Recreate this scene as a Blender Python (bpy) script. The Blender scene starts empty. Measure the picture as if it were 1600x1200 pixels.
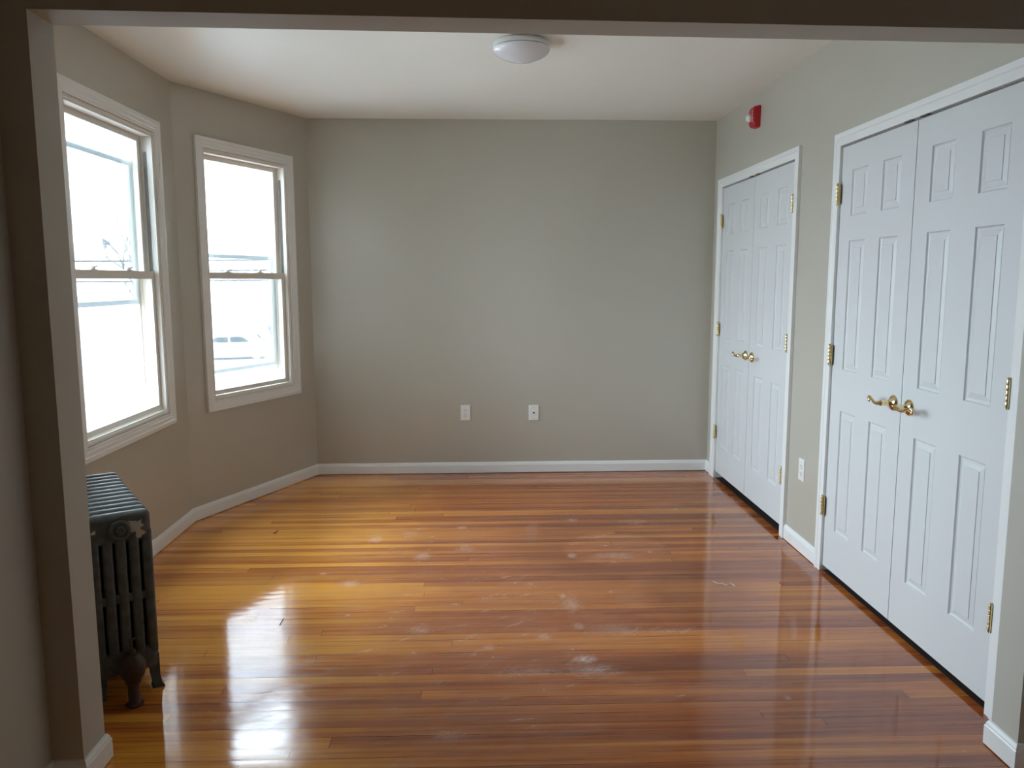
import bpy, bmesh, math, random
from mathutils import Vector, Matrix
random.seed(7)
scene = bpy.context.scene
col = scene.collection

# ------------------------------------------------------------------ camera
F_PX = 1241.527
YAW, PITCH, ROLL = -0.0337, -0.13029, -0.00178
CAM_H = 1.44007
cd = bpy.data.cameras.new('camera')
cd.sensor_fit = 'HORIZONTAL'; cd.sensor_width = 36.0
cd.lens = F_PX / 1600 * 36.0
cd.clip_start = 0.02; cd.clip_end = 500
cam = bpy.data.objects.new('camera', cd); col.objects.link(cam)
cy_, sy_ = math.cos(YAW), math.sin(YAW); cp_, sp_ = math.cos(PITCH), math.sin(PITCH)
right = Vector((cy_, sy_, 0)); fwd0 = Vector((-sy_, cy_, 0))
fwd = fwd0 * cp_ + Vector((0, 0, 1)) * sp_
up = Vector((0, 0, 1)) * cp_ - fwd0 * sp_
cr_, sr_ = math.cos(ROLL), math.sin(ROLL)
r2 = right * cr_ + up * sr_; u2 = up * cr_ - right * sr_
m = Matrix((r2, u2, -fwd)).transposed().to_4x4()
m.translation = Vector((0, 0, CAM_H))
cam.matrix_world = m
scene.camera = cam

# ------------------------------------------------------------------ overcast sky, exposure
world = bpy.data.worlds.new('overcast'); scene.world = world
world.use_nodes = True
wn, wl = world.node_tree.nodes, world.node_tree.links
wn.clear()
wout = wn.new('ShaderNodeOutputWorld'); bg = wn.new('ShaderNodeBackground')
tc = wn.new('ShaderNodeTexCoord'); sep = wn.new('ShaderNodeSeparateXYZ')
rmp = wn.new('ShaderNodeValToRGB')
rmp.color_ramp.elements[0].position = 0.0; rmp.color_ramp.elements[0].color = (0.88, 1.02, 1.18, 1)
rmp.color_ramp.elements[1].position = 1.0; rmp.color_ramp.elements[1].color = (2.20, 2.62, 3.10, 1)
_e = rmp.color_ramp.elements.new(0.42); _e.color = (1.32, 1.56, 1.82, 1)
wl.new(tc.outputs['Generated'], sep.inputs[0]); wl.new(sep.outputs['Z'], rmp.inputs[0])
wl.new(rmp.outputs[0], bg.inputs['Color']); bg.inputs['Strength'].default_value = 1.0
wl.new(bg.outputs[0], wout.inputs['Surface'])
scene.view_settings.view_transform = 'Standard'
scene.view_settings.look = 'None'
scene.view_settings.gamma = 1.0
scene.view_settings.use_curve_mapping = False
scene.view_settings.exposure = 3.68
scene.cycles.max_bounces = 16
scene.cycles.diffuse_bounces = 10
scene.cycles.glossy_bounces = 6
scene.cycles.transparent_max_bounces = 24
scene.cycles.sample_clamp_indirect = 20
scene.cycles.caustics_reflective = False
scene.cycles.caustics_refractive = False

# ------------------------------------------------------------------ measured room
RX, DY, H = 1.67923, 5.86661, 2.57314
RT = -0.00213
BL = Vector((-1.25342, DY - 0.02254)); BR = Vector((RX, DY))
C1 = Vector((-1.76068, 4.69781)); C0 = Vector((-1.7570, 3.21)); CJ = Vector((-1.185, 2.279))
HC = 2.54812
BB = 0.083


class Frame:
    """wall frame: s along the wall, off into the room, z up"""
    def __init__(self, o, d, room):
        self.o = Vector((o[0], o[1])); self.d = Vector(d).normalized()
        n = Vector((self.d.y, -self.d.x))
        if n.dot(Vector(room) - self.o) < 0: n = -n
        self.n = n
    def __call__(self, s, off, z):
        p = self.o + self.d * s + self.n * off
        return Vector((p.x, p.y, z))


ROOM_C = (0.2, 4.0)
FS1 = Frame(C1, (C1 - C0), ROOM_C)          # bay wall with the big window (s <= 0)
FS2 = Frame(C1, (BL - C1), ROOM_C)          # bay wall next to the back wall
FS0 = Frame(CJ, (C0 - CJ), ROOM_C)          # bay wall next to the opening
FB = Frame(BL, (BR - BL), ROOM_C)           # back wall
FR = Frame(BR, (RT, -1), ROOM_C)            # right wall, s from the back corner
L2 = (BL - C1).length; L0 = (C0 - CJ).length; L1 = (C1 - C0).length; LB = (BR - BL).length


# ------------------------------------------------------------------ materials
def mat(name, color, rough=0.5, metal=0.0, bump=0.0, bscale=200.0, var=0.0, vscale=8.0, spec=0.5, coat=0.0):
    m = bpy.data.materials.new(name); m.use_nodes = True
    nt = m.node_tree; b = nt.nodes['Principled BSDF']
    b.inputs['Base Color'].default_value = (*color, 1)
    b.inputs['Roughness'].default_value = rough; b.inputs['Metallic'].default_value = metal
    b.inputs['Specular IOR Level'].default_value = spec
    b.inputs['Coat Weight'].default_value = coat
    if bump or var:
        t = nt.nodes.new('ShaderNodeTexCoord')
    if var:
        n = nt.nodes.new('ShaderNodeTexNoise'); n.inputs['Scale'].default_value = vscale; n.inputs['Detail'].default_value = 4
        nt.links.new(t.outputs['Object'], n.inputs['Vector'])
        mx = nt.nodes.new('ShaderNodeMix'); mx.data_type = 'RGBA'
        mx.inputs[6].default_value = (*[c * (1 - var) for c in color], 1)
        mx.inputs[7].default_value = (*[min(1, c * (1 + var)) for c in color], 1)
        nt.links.new(n.outputs['Fac'], mx.inputs[0]); nt.links.new(mx.outputs[2], b.inputs['Base Color'])
    if bump:
        n = nt.nodes.new('ShaderNodeTexNoise'); n.inputs['Scale'].default_value = bscale; n.inputs['Detail'].default_value = 2
        nt.links.new(t.outputs['Object'], n.inputs['Vector'])
        bp = nt.nodes.new('ShaderNodeBump'); bp.inputs['Strength'].default_value = bump; bp.inputs['Distance'].default_value = 0.002
        nt.links.new(n.outputs['Fac'], bp.inputs['Height']); nt.links.new(bp.outputs[0], b.inputs['Normal'])
    return m


M = {}
M['wall'] = mat('greige_wall_paint', (0.48, 0.460, 0.392), 0.28, bump=0.06, bscale=160, var=0.02, vscale=3, spec=0.9)
M['wall_flat'] = mat('greige_flat_paint', (0.48, 0.462, 0.400), 0.6, bump=0.06, bscale=160, var=0.02, vscale=3, spec=0.3)
M['ceiling'] = mat('ceiling_paint', (0.855, 0.835, 0.765), 0.5, bump=0.05, bscale=120, var=0.015, vscale=2)
M['trim'] = mat('white_trim_paint', (0.80, 0.815, 0.80), 0.30, bump=0.03, bscale=60)
M['door'] = mat('white_door_paint', (0.655, 0.675, 0.675), 0.38, bump=0.05, bscale=90)
M['vinyl'] = mat('window_vinyl', (0.76, 0.73, 0.67), 0.6, var=0.03, spec=0.25)
M['storm'] = mat('storm_aluminium', (0.82, 0.84, 0.85), 0.5)
nt = M['storm'].node_tree
_tr = nt.nodes.new('ShaderNodeBsdfTranslucent'); _tr.inputs[0].default_value = (0.85, 0.93, 0.95, 1)
_mx = nt.nodes.new('ShaderNodeMixShader'); _mx.inputs[0].default_value = 0.25  # translucency added so the backlit bars glow pale, standing in for glare
nt.links.new(nt.nodes['Principled BSDF'].outputs[0], _mx.inputs[1]); nt.links.new(_tr.outputs[0], _mx.inputs[2])
nt.links.new(_mx.outputs[0], nt.nodes['Material Output'].inputs['Surface'])
M['track'] = mat('grey_track', (0.20, 0.20, 0.19), 0.5)
M['brass'] = mat('polished_brass', (0.84, 0.70, 0.40), 0.14, metal=1.0)
M['hinge'] = mat('hinge_brass', (0.78, 0.66, 0.38), 0.28, metal=1.0, var=0.1, vscale=60)
M['darkmetal'] = mat('dark_metal', (0.10, 0.08, 0.06), 0.45, metal=0.6)
M['plate'] = mat('white_plastic_plate', (0.78, 0.78, 0.75), 0.3)
M['slot'] = mat('dark_slot', (0.02, 0.02, 0.02), 0.6)
M['red'] = mat('alarm_red', (0.42, 0.012, 0.018), 0.35)
M['letter'] = mat('alarm_lettering', (0.85, 0.82, 0.80), 0.5)
M['lens'] = mat('strobe_lens', (0.80, 0.84, 0.84), 0.08, coat=0.5)
M['opal'] = mat('opal_glass', (0.72, 0.72, 0.74), 0.16, coat=0.3)
M['pan'] = mat('lamp_pan', (0.62, 0.62, 0.60), 0.35)
M['valve'] = mat('old_brass_valve', (0.060, 0.030, 0.016), 0.6, metal=0.2, var=0.35, vscale=60)
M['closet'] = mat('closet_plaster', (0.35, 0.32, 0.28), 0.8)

# worn dark green-grey radiator enamel with light chips
def radiator_mat(name, chips):
    m = bpy.data.materials.new(name); m.use_nodes = True
    nt = m.node_tree; N = nt.nodes; L = nt.links; b = N['Principled BSDF']
    t = N.new('ShaderNodeTexCoord')
    n = N.new('ShaderNodeTexNoise'); n.inputs['Scale'].default_value = 28; n.inputs['Detail'].default_value = 5
    L.new(t.outputs['Object'], n.inputs['Vector'])
    r = N.new('ShaderNodeValToRGB')
    r.color_ramp.elements[0].position = 0.3; r.color_ramp.elements[0].color = (0.052, 0.056, 0.050, 1)
    r.color_ramp.elements[1].position = 0.75; r.color_ramp.elements[1].color = (0.110, 0.122, 0.118, 1)
    L.new(n.outputs['Fac'], r.inputs[0])
    out = r.outputs[0]
    n2 = N.new('ShaderNodeTexNoise'); n2.inputs['Scale'].default_value = 55; n2.inputs['Detail'].default_value = 3
    L.new(t.outputs['Object'], n2.inputs['Vector'])
    for (cx, cy, cz, rad, thr, colr) in chips:
        d = N.new('ShaderNodeVectorMath'); d.operation = 'DISTANCE'; d.inputs[1].default_value = (cx, cy, cz)
        L.new(t.outputs['Object'], d.inputs[0])
        q = N.new('ShaderNodeMath'); q.operation = 'MULTIPLY_ADD'; q.inputs[1].default_value = -0.5 / rad; q.inputs[2].default_value = 0.5
        L.new(d.outputs['Value'], q.inputs[0])
        a = N.new('ShaderNodeMath'); a.operation = 'ADD'; L.new(q.outputs[0], a.inputs[0]); L.new(n2.outputs['Fac'], a.inputs[1])
        g = N.new('ShaderNodeMath'); g.operation = 'GREATER_THAN'; g.inputs[1].default_value = thr; L.new(a.outputs[0], g.inputs[0])
        mx = N.new('ShaderNodeMix'); mx.data_type = 'RGBA'; mx.inputs[7].default_value = (*colr, 1)
        L.new(g.outputs[0], mx.inputs[0]); L.new(out, mx.inputs[6]); out = mx.outputs[2]
    L.new(out, b.inputs['Base Color'])
    b.inputs['Roughness'].default_value = 0.5
    bp = N.new('ShaderNodeBump'); bp.inputs['Strength'].default_value = 0.25; bp.inputs['Distance'].default_value = 0.002
    L.new(n2.outputs['Fac'], bp.inputs['Height']); L.new(bp.outputs[0], b.inputs['Normal'])
    return m


def glass_mat():
    m = bpy.data.materials.new('window_glass'); m.use_nodes = True
    nt = m.node_tree; N = nt.nodes; L = nt.links; N.clear()
    o = N.new('ShaderNodeOutputMaterial'); mx = N.new('ShaderNodeMixShader')
    tr = N.new('ShaderNodeBsdfTransparent'); gl = N.new('ShaderNodeBsdfGlossy'); fr = N.new('ShaderNodeFresnel')
    tr.inputs[0].default_value = (0.97, 0.985, 0.98, 1)
    gl.inputs['Roughness'].default_value = 0.02; fr.inputs['IOR'].default_value = 1.35
    mm = N.new('ShaderNodeMath'); mm.operation = 'MULTIPLY'; mm.inputs[1].default_value = 0.6
    L.new(fr.outputs[0], mm.inputs[0])
    L.new(mm.outputs[0], mx.inputs[0]); L.new(tr.outputs[0], mx.inputs[1]); L.new(gl.outputs[0], mx.inputs[2])
    L.new(mx.outputs[0], o.inputs[0])
    return m


M['glass'] = glass_mat()


# ---- floor boards
class NG:
    def __init__(self, nt): self.nt = nt; self.N = nt.nodes; self.L = nt.links
    def put(self, sock, v):
        if isinstance(v, bpy.types.NodeSocket): self.L.new(v, sock)
        else: sock.default_value = v
    def m(self, op, a, b=None, c=None, clamp=False):
        n = self.N.new('ShaderNodeMath'); n.operation = op; n.use_clamp = clamp
        self.put(n.inputs[0], a)
        if b is not None: self.put(n.inputs[1], b)
        if c is not None: self.put(n.inputs[2], c)
        return n.outputs[0]
    def xyz(self, x, y, z):
        n = self.N.new('ShaderNodeCombineXYZ')
        for i, v in enumerate((x, y, z)): self.put(n.inputs[i], v)
        return n.outputs[0]
    def noise(self, vec, scale, detail=3, rough=0.5, dist=0.0):
        n = self.N.new('ShaderNodeTexNoise'); self.L.new(vec, n.inputs['Vector'])
        n.inputs['Scale'].default_value = scale; n.inputs['Detail'].default_value = detail
        n.inputs['Roughness'].default_value = rough; n.inputs['Distortion'].default_value = dist
        return n.outputs['Fac']
    def white(self, vec):
        n = self.N.new('ShaderNodeTexWhiteNoise'); n.noise_dimensions = '3D'; self.L.new(vec, n.inputs['Vector'])
        return n.outputs['Value']
    def ramp(self, fac, stops):
        n = self.N.new('ShaderNodeValToRGB'); e = n.color_ramp.elements
        while len(e) < len(stops): e.new(0.5)
        for i, (p, c) in enumerate(stops):
            e[i].position = p; e[i].color = (*c, 1) if len(c) == 3 else c
        self.L.new(fac, n.inputs[0]); return n.outputs[0]
    def mix(self, fac, a, b, mode='MIX'):
        n = self.N.new('ShaderNodeMix'); n.data_type = 'RGBA'; n.blend_type = mode
        self.put(n.inputs[0], fac)
        for s, v in ((n.inputs[6], a), (n.inputs[7], b)):
            if isinstance(v, tuple): s.default_value = (*v, 1)
            else: self.L.new(v, s)
        return n.outputs[2]
    def smooth(self, v, lo, hi):
        n = self.N.new('ShaderNodeMapRange'); n.interpolation_type = 'SMOOTHSTEP'
        self.put(n.inputs['Value'], v)
        n.inputs['From Min'].default_value = lo; n.inputs['From Max'].default_value = hi
        return n.outputs['Result']


def pix_floor(u, v):
    a, b = (u - 800) / F_PX, (v - 600) / F_PX
    d = r2 * a - u2 * b + fwd
    t = -CAM_H / d.z
    return (d.x * t, d.y * t)


def floor_mat():
    m = bpy.data.materials.new('worn_strip_flooring'); m.use_nodes = True
    g = NG(m.node_tree); b = g.N['Principled BSDF']
    t = g.N.new('ShaderNodeTexCoord'); s = g.N.new('ShaderNodeSeparateXYZ'); g.L.new(t.outputs['Object'], s.inputs[0])
    x, y = s.outputs[0], s.outputs[1]
    W = 0.0565
    yy = g.m('DIVIDE', y, W)
    row = g.m('FLOOR', yy); fy = g.m('FRACT', yy)
    r1 = g.white(g.xyz(row, 3.1, 0.0))
    xx = g.m('DIVIDE', g.m('ADD', x, g.m('MULTIPLY', r1, 9.0)), 3.4)
    colm = g.m('FLOOR', xx); fx = g.m('FRACT', xx)
    rnd = g.white(g.xyz(row, colm, 7.7))
    rnd2 = g.white(g.xyz(row, colm, 1.3))
    vec = g.xyz(g.m('ADD', x, g.m('MULTIPLY', rnd, 0.6)), y, g.m('MULTIPLY', rnd2, 5.0))
    gm = g.N.new('ShaderNodeMapping'); g.L.new(vec, gm.inputs[0]); gm.inputs['Scale'].default_value = (0.45, 17, 1)
    grain = g.noise(gm.outputs[0], 2.0, 6, 0.68, 0.4)
    gm2 = g.N.new('ShaderNodeMapping'); g.L.new(vec, gm2.inputs[0]); gm2.inputs['Scale'].default_value = (5, 260, 1)
    fine = g.noise(gm2.outputs[0], 2.0, 3, 0.6)
    big = g.noise(g.xyz(g.m('MULTIPLY', x, 0.45), g.m('MULTIPLY', y, 1.6), 2.0), 1.6, 3)
    tone = g.m('ADD', g.m('MULTIPLY_ADD', rnd, 0.42, -0.36), g.m('MULTIPLY', grain, 1.38))
    tone = g.m('ADD', tone, g.m('MULTIPLY', g.m('SUBTRACT', big, 0.5), 0.55))
    tone = g.m('ADD', tone, g.m('MULTIPLY', g.m('SUBTRACT', fine, 0.5), 0.38))
    fresh_lit = g.m('SUBTRACT', 1.0, g.smooth(g.m('ADD', x, g.m('MULTIPLY', g.m('SUBTRACT', big, 0.5), 1.2)), -0.9, 0.2))
    tone = g.m('ADD', tone, g.m('MULTIPLY', fresh_lit, 0.28))  # left boards lighter: fresher varnish, plus window light painted into the tone
    c = g.ramp(tone, [(0.08, (0.120, 0.030, 0.011)), (0.34, (0.310, 0.080, 0.018)), (0.58, (0.570, 0.183, 0.030)), (0.95, (0.850, 0.370, 0.058))])
    hue = g.mix(g.m('MULTIPLY', g.smooth(rnd2, 0.55, 0.95), 0.40), c, (0.310, 0.085, 0.028))
    # the redder, duller traffic zone in the middle and right of the room
    wob = g.noise(g.xyz(x, y, 0.0), 2.2, 4, 0.6)
    edge = g.m('ADD', g.m('ADD', x, g.m('MULTIPLY', g.m('SUBTRACT', y, 3.6), 0.06)), g.m('MULTIPLY', g.m('SUBTRACT', wob, 0.5), 0.9))
    zone = g.smooth(edge, -0.75, -0.15)
    hue = g.mix(g.m('MULTIPLY', zone, 0.72), hue, g.mix(0.5, g.mix(0.55, hue, (0.62, 0.44, 0.42), 'MULTIPLY'), (0.250, 0.060, 0.025)))

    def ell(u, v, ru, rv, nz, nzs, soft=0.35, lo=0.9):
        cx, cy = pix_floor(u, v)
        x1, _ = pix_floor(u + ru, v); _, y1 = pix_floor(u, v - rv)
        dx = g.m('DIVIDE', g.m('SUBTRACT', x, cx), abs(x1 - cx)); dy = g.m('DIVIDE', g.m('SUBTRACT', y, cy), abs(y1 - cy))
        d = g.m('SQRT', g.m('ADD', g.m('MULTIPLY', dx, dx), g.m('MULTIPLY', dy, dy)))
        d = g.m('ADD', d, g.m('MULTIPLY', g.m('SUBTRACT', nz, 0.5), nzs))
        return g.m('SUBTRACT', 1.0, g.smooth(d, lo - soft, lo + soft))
    n_soft = g.noise(g.xyz(x, y, 4.0), 5.0, 3)
    n_scr = g.noise(g.xyz(g.m('ADD', g.m('MULTIPLY', x, 40), g.m('MULTIPLY', y, 45)), g.m('SUBTRACT', g.m('MULTIPLY', y, 130), g.m('MULTIPLY', x, 70)), 0.0), 1.0, 4, 0.65, 0.8)
    # dull dust film with the shape of a wiped swirl in it
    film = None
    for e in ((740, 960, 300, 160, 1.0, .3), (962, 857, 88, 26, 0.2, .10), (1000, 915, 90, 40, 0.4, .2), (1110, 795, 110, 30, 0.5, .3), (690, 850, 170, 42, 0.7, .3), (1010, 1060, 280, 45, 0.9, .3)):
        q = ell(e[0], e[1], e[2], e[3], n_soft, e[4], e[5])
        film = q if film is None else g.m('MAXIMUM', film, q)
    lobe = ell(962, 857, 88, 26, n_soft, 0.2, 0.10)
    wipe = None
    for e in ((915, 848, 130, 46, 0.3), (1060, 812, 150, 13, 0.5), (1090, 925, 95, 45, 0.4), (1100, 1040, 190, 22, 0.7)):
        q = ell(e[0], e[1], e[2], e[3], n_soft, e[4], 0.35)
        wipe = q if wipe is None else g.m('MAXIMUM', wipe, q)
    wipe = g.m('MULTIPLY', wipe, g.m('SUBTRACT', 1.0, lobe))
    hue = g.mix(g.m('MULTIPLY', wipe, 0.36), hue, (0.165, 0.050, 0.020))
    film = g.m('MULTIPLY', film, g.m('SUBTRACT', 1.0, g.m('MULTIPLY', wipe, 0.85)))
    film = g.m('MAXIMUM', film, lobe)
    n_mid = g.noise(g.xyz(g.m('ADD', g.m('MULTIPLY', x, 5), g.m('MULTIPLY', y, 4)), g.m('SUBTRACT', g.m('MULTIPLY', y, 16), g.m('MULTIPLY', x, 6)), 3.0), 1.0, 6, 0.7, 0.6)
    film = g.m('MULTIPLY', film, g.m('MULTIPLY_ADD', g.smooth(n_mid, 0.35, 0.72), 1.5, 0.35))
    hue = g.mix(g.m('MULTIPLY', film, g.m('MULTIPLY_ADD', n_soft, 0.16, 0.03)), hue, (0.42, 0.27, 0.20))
    # scuffs of plaster dust
    sc = None
    for (u, v, ru, rv, k) in ((588, 841, 13, 8, 1.0), (660, 870, 17, 8, 1.0), (727, 857, 20, 6, .9), (548, 912, 26, 8, .8), (505, 896, 14, 5, .6), (722, 824, 12, 4, .5),
                              (893, 943, 20, 16, 1.0), (880, 932, 8, 5, 1.0), (905, 979, 12, 7, .8), (850, 995, 16, 7, .6), (915, 1030, 24, 9, 1.0), (925, 1048, 52, 16, .75),
                              (960, 985, 60, 14, .55), (830, 1050, 90, 9, .45), (893, 868, 9, 5, .9), (962, 868, 50, 7, .6), (893, 812, 14, 6, .6), (990, 815, 30, 7, .5),
                              (655, 985, 30, 14, .4), (640, 835, 20, 10, .35), (765, 1012, 14, 8, .5), (1230, 1090, 9, 6, .5), (700, 1150, 50, 12, .35), (1050, 985, 60, 8, .4)):
        q = g.m('MULTIPLY', ell(u, v, ru * 1.15, rv * 1.05, g.m('MULTIPLY_ADD', n_mid, 0.6, g.m('MULTIPLY', n_scr, 0.5)), 4.2, 0.5, 0.70), k)
        sc = q if sc is None else g.m('MAXIMUM', sc, q)
    specks = g.m('MULTIPLY', g.smooth(g.noise(g.xyz(g.m('MULTIPLY', x, 3), g.m('MULTIPLY', y, 5), 0.0), 9.0, 2), 0.74, 0.80), 0.35)
    sc = g.m('MAXIMUM', sc, g.m('MULTIPLY', specks, zone))
    hue = g.mix(g.m('MULTIPLY', g.m('MULTIPLY', sc, 0.9), g.smooth(n_scr, 0.44, 0.60)), hue, (0.66, 0.56, 0.49))
    # joints
    gap_w = g.m('MULTIPLY_ADD', g.white(g.xyz(row, 0.5, 9.0)), 0.060, 0.010)
    gap = g.m('LESS_THAN', fy, gap_w)
    gap = g.m('MULTIPLY', gap, g.smooth(g.noise(g.xyz(g.m('MULTIPLY', x, 2.0), row, 0.0), 1.0, 2), 0.35, 0.60))
    endj = g.m('LESS_THAN', fx, 0.0007)
    j = g.m('MAXIMUM', gap, g.m('MULTIPLY', endj, 0.7))
    hue = g.mix(g.m('MULTIPLY', j, 0.9), hue, (0.018, 0.009, 0.006))
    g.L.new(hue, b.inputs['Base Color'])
    rough = g.m('ADD', g.m('MULTIPLY_ADD', n_soft, 0.05, 0.048), g.m('MULTIPLY', film, 0.12))
    rough = g.m('ADD', rough, g.m('MULTIPLY', sc, 0.3), clamp=True)
    g.L.new(rough, b.inputs['Roughness'])
    b.inputs['Specular IOR Level'].default_value = 0.80
    # slightly cupped boards and brush marks
    cup = g.m('ABSOLUTE', g.m('SUBTRACT', fy, 0.5))
    hgt = g.m('ADD', g.m('MULTIPLY', g.m('POWER', cup, 3.0), -1.2), g.m('MULTIPLY', g.noise(g.xyz(x, g.m('MULTIPLY', y, 4.0), g.m('MULTIPLY', row, 0.37)), 5.0, 2), 0.55))
    hgt = g.m('ADD', hgt, g.m('MULTIPLY', fine, 0.04))
    bp = g.N.new('ShaderNodeBump'); bp.inputs['Strength'].default_value = 0.28; bp.inputs['Distance'].default_value = 0.0018
    g.L.new(hgt, bp.inputs['Height']); g.L.new(bp.outputs[0], b.inputs['Normal'])
    return m


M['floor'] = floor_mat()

# ------------------------------------------------------------------ mesh helpers
def box_pts(bm, pts):
    """8 points: bottom 4 then top 4, same order"""
    v = [bm.verts.new(p) for p in pts]
    fs = [(0, 1, 2, 3), (4, 7, 6, 5), (0, 4, 5, 1), (1, 5, 6, 2), (2, 6, 7, 3), (3, 7, 4, 0)]
    return [bm.faces.new([v[i] for i in f]) for f in fs]


def fbox(bm, F, s0, s1, o0, o1, z0, z1):
    box_pts(bm, [F(s0, o0, z0), F(s1, o0, z0), F(s1, o1, z0), F(s0, o1, z0), F(s0, o0, z1), F(s1, o0, z1), F(s1, o1, z1), F(s0, o1, z1)])


def ident(x, y, z): return Vector((x, y, z))


def make(name, bm, material, parent=None, smooth=False, bevel=0.0, bevseg=2):
    bmesh.ops.recalc_face_normals(bm, faces=bm.faces)
    if bevel:
        bmesh.ops.bevel(bm, geom=list(bm.edges), offset=bevel, segments=bevseg, affect='EDGES', profile=0.5, clamp_overlap=True)
        bmesh.ops.recalc_face_normals(bm, faces=bm.faces)
    me = bpy.data.meshes.new(name); bm.to_mesh(me); bm.free()
    me.materials.append(material)
    if smooth:
        me.polygons.foreach_set('use_smooth', [True] * len(me.polygons))
        try: me.set_sharp_from_angle(angle=math.radians(40))
        except Exception: pass
    o = bpy.data.objects.new(name, me); col.objects.link(o)
    if parent is not None:
        o.parent = parent
        if not parent.parent: o.matrix_parent_inverse = Matrix.Identity(4)
    return o


def recenter(root, parts_world=True):
    pass


def tag(o, label=None, cat=None, group=None, kind=None):
    if label: o['label'] = label
    if cat: o['category'] = cat
    if group: o['group'] = group
    if kind: o['kind'] = kind
    return o


def empty(name, loc=(0, 0, 0), rot=None):
    o = bpy.data.objects.new(name, None); o.empty_display_size = 0.1
    col.objects.link(o)
    if rot is None: o.location = loc
    else: o.matrix_world = rot
    return o


def struct(name, bm, material, label=None, cat=None):
    o = make(name, bm, material); tag(o, label, cat, kind='structure'); return o


def lathe(bm, prof, axis_o, axis_d, seg=24, cap=True):
    """prof: list of (radius, distance along axis)"""
    a = Vector(axis_d).normalized()
    t = Vector((0, 0, 1)) if abs(a.z) < 0.9 else Vector((1, 0, 0))
    e1 = a.cross(t).normalized(); e2 = a.cross(e1)
    rings = []
    for r, h in prof:
        if r < 1e-6: rings.append([bm.verts.new(Vector(axis_o) + a * h)])
        else: rings.append([bm.verts.new(Vector(axis_o) + a * h + (e1 * math.cos(2 * math.pi * i / seg) + e2 * math.sin(2 * math.pi * i / seg)) * r) for i in range(seg)])
    for A, B in zip(rings, rings[1:]):
        for i in range(seg):
            k = (i + 1) % seg
            if len(A) == 1 and len(B) == 1: continue
            if len(A) == 1: bm.faces.new((A[0], B[i], B[k]))
            elif len(B) == 1: bm.faces.new((A[i], B[0], A[k]))
            else: bm.faces.new((A[i], B[i], B[k], A[k]))
    if cap:
        for R in (rings[0], rings[-1]):
            if len(R) > 2: bm.faces.new(R)


def tube(bm, pts, radii, seg=12):
    pts = [Vector(p) for p in pts]
    if not isinstance(radii, (list, tuple)): radii = [radii] * len(pts)
    rings = []; prev = None
    for i, p in enumerate(pts):
        d = (pts[min(i + 1, len(pts) - 1)] - pts[max(i - 1, 0)]).normalized()
        if prev is None:
            t = Vector((0, 0, 1)) if abs(d.z) < 0.9 else Vector((1, 0, 0))
            e1 = d.cross(t).normalized()
        else:
            e1 = (prev - d * prev.dot(d)).normalized()
        prev = e1; e2 = d.cross(e1)
        rings.append([bm.verts.new(p + (e1 * math.cos(2 * math.pi * k / seg) + e2 * math.sin(2 * math.pi * k / seg)) * radii[i]) for k in range(seg)])
    for A, B in zip(rings, rings[1:]):
        for i in range(seg):
            k = (i + 1) % seg; bm.faces.new((A[i], B[i], B[k], A[k]))
    bm.faces.new(rings[0]); bm.faces.new(rings[-1])


def sweep_path(bm, path, prof, close_ends=True):
    """path: list of 2D points (floor line of the wall face, room on the left normal given), prof: list of (off, z);
    path entries are (point, normal-into-room scaled for the mitre)"""
    rings = []
    for p, n in path:
        rings.append([bm.verts.new((p.x + n.x * o, p.y + n.y * o, z)) for o, z in prof])
    k = len(prof)
    for A, B in zip(rings, rings[1:]):
        for i in range(k):
            j = (i + 1) % k; bm.faces.new((A[i], B[i], B[j], A[j]))
    if close_ends:
        bm.faces.new(rings[0]); bm.faces.new(rings[-1])


# ------------------------------------------------------------------ room shell
T = 0.14


def wall_with_hole(F, s0, s1, hole, z1=2.68, t=T):
    bm = bmesh.new()
    if hole is None:
        fbox(bm, F, s0, s1, -t, 0, 0, z1)
    else:
        a, b_, za, zb = hole
        fbox(bm, F, s0, a, -t, 0, 0, z1); fbox(bm, F, b_, s1, -t, 0, 0, z1)
        fbox(bm, F, a, b_, -t, 0, 0, za); fbox(bm, F, a, b_, -t, 0, zb, z1)
    return bm


# window openings: (s0, s1, z0, z1) inside the casing
W1 = (-1.206, -0.280, 0.712, 2.217)
W2 = (0.220, 1.000, 0.708, 2.218)
W0 = (L0 / 2 - 0.39, L0 / 2 + 0.39, 0.710, 2.217)

# floor: one continuous boarded floor through the opening and into the closets
bm = bmesh.new()
v = [bm.verts.new(p) for p in ((-2.3, -2.2, 0), (2.6, -2.2, 0), (2.6, 6.3, 0), (-2.3, 6.3, 0))]
bm.faces.new(v)
lo = [bm.verts.new((q.co.x, q.co.y, -0.12)) for q in v]
bm.faces.new(lo[::-1])
for i in range(4): bm.faces.new((v[i], lo[i], lo[(i + 1) % 4], v[(i + 1) % 4]))
struct('floor', bm, M['floor'], 'worn glossy reddish strip wood floor', 'floor')

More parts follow.
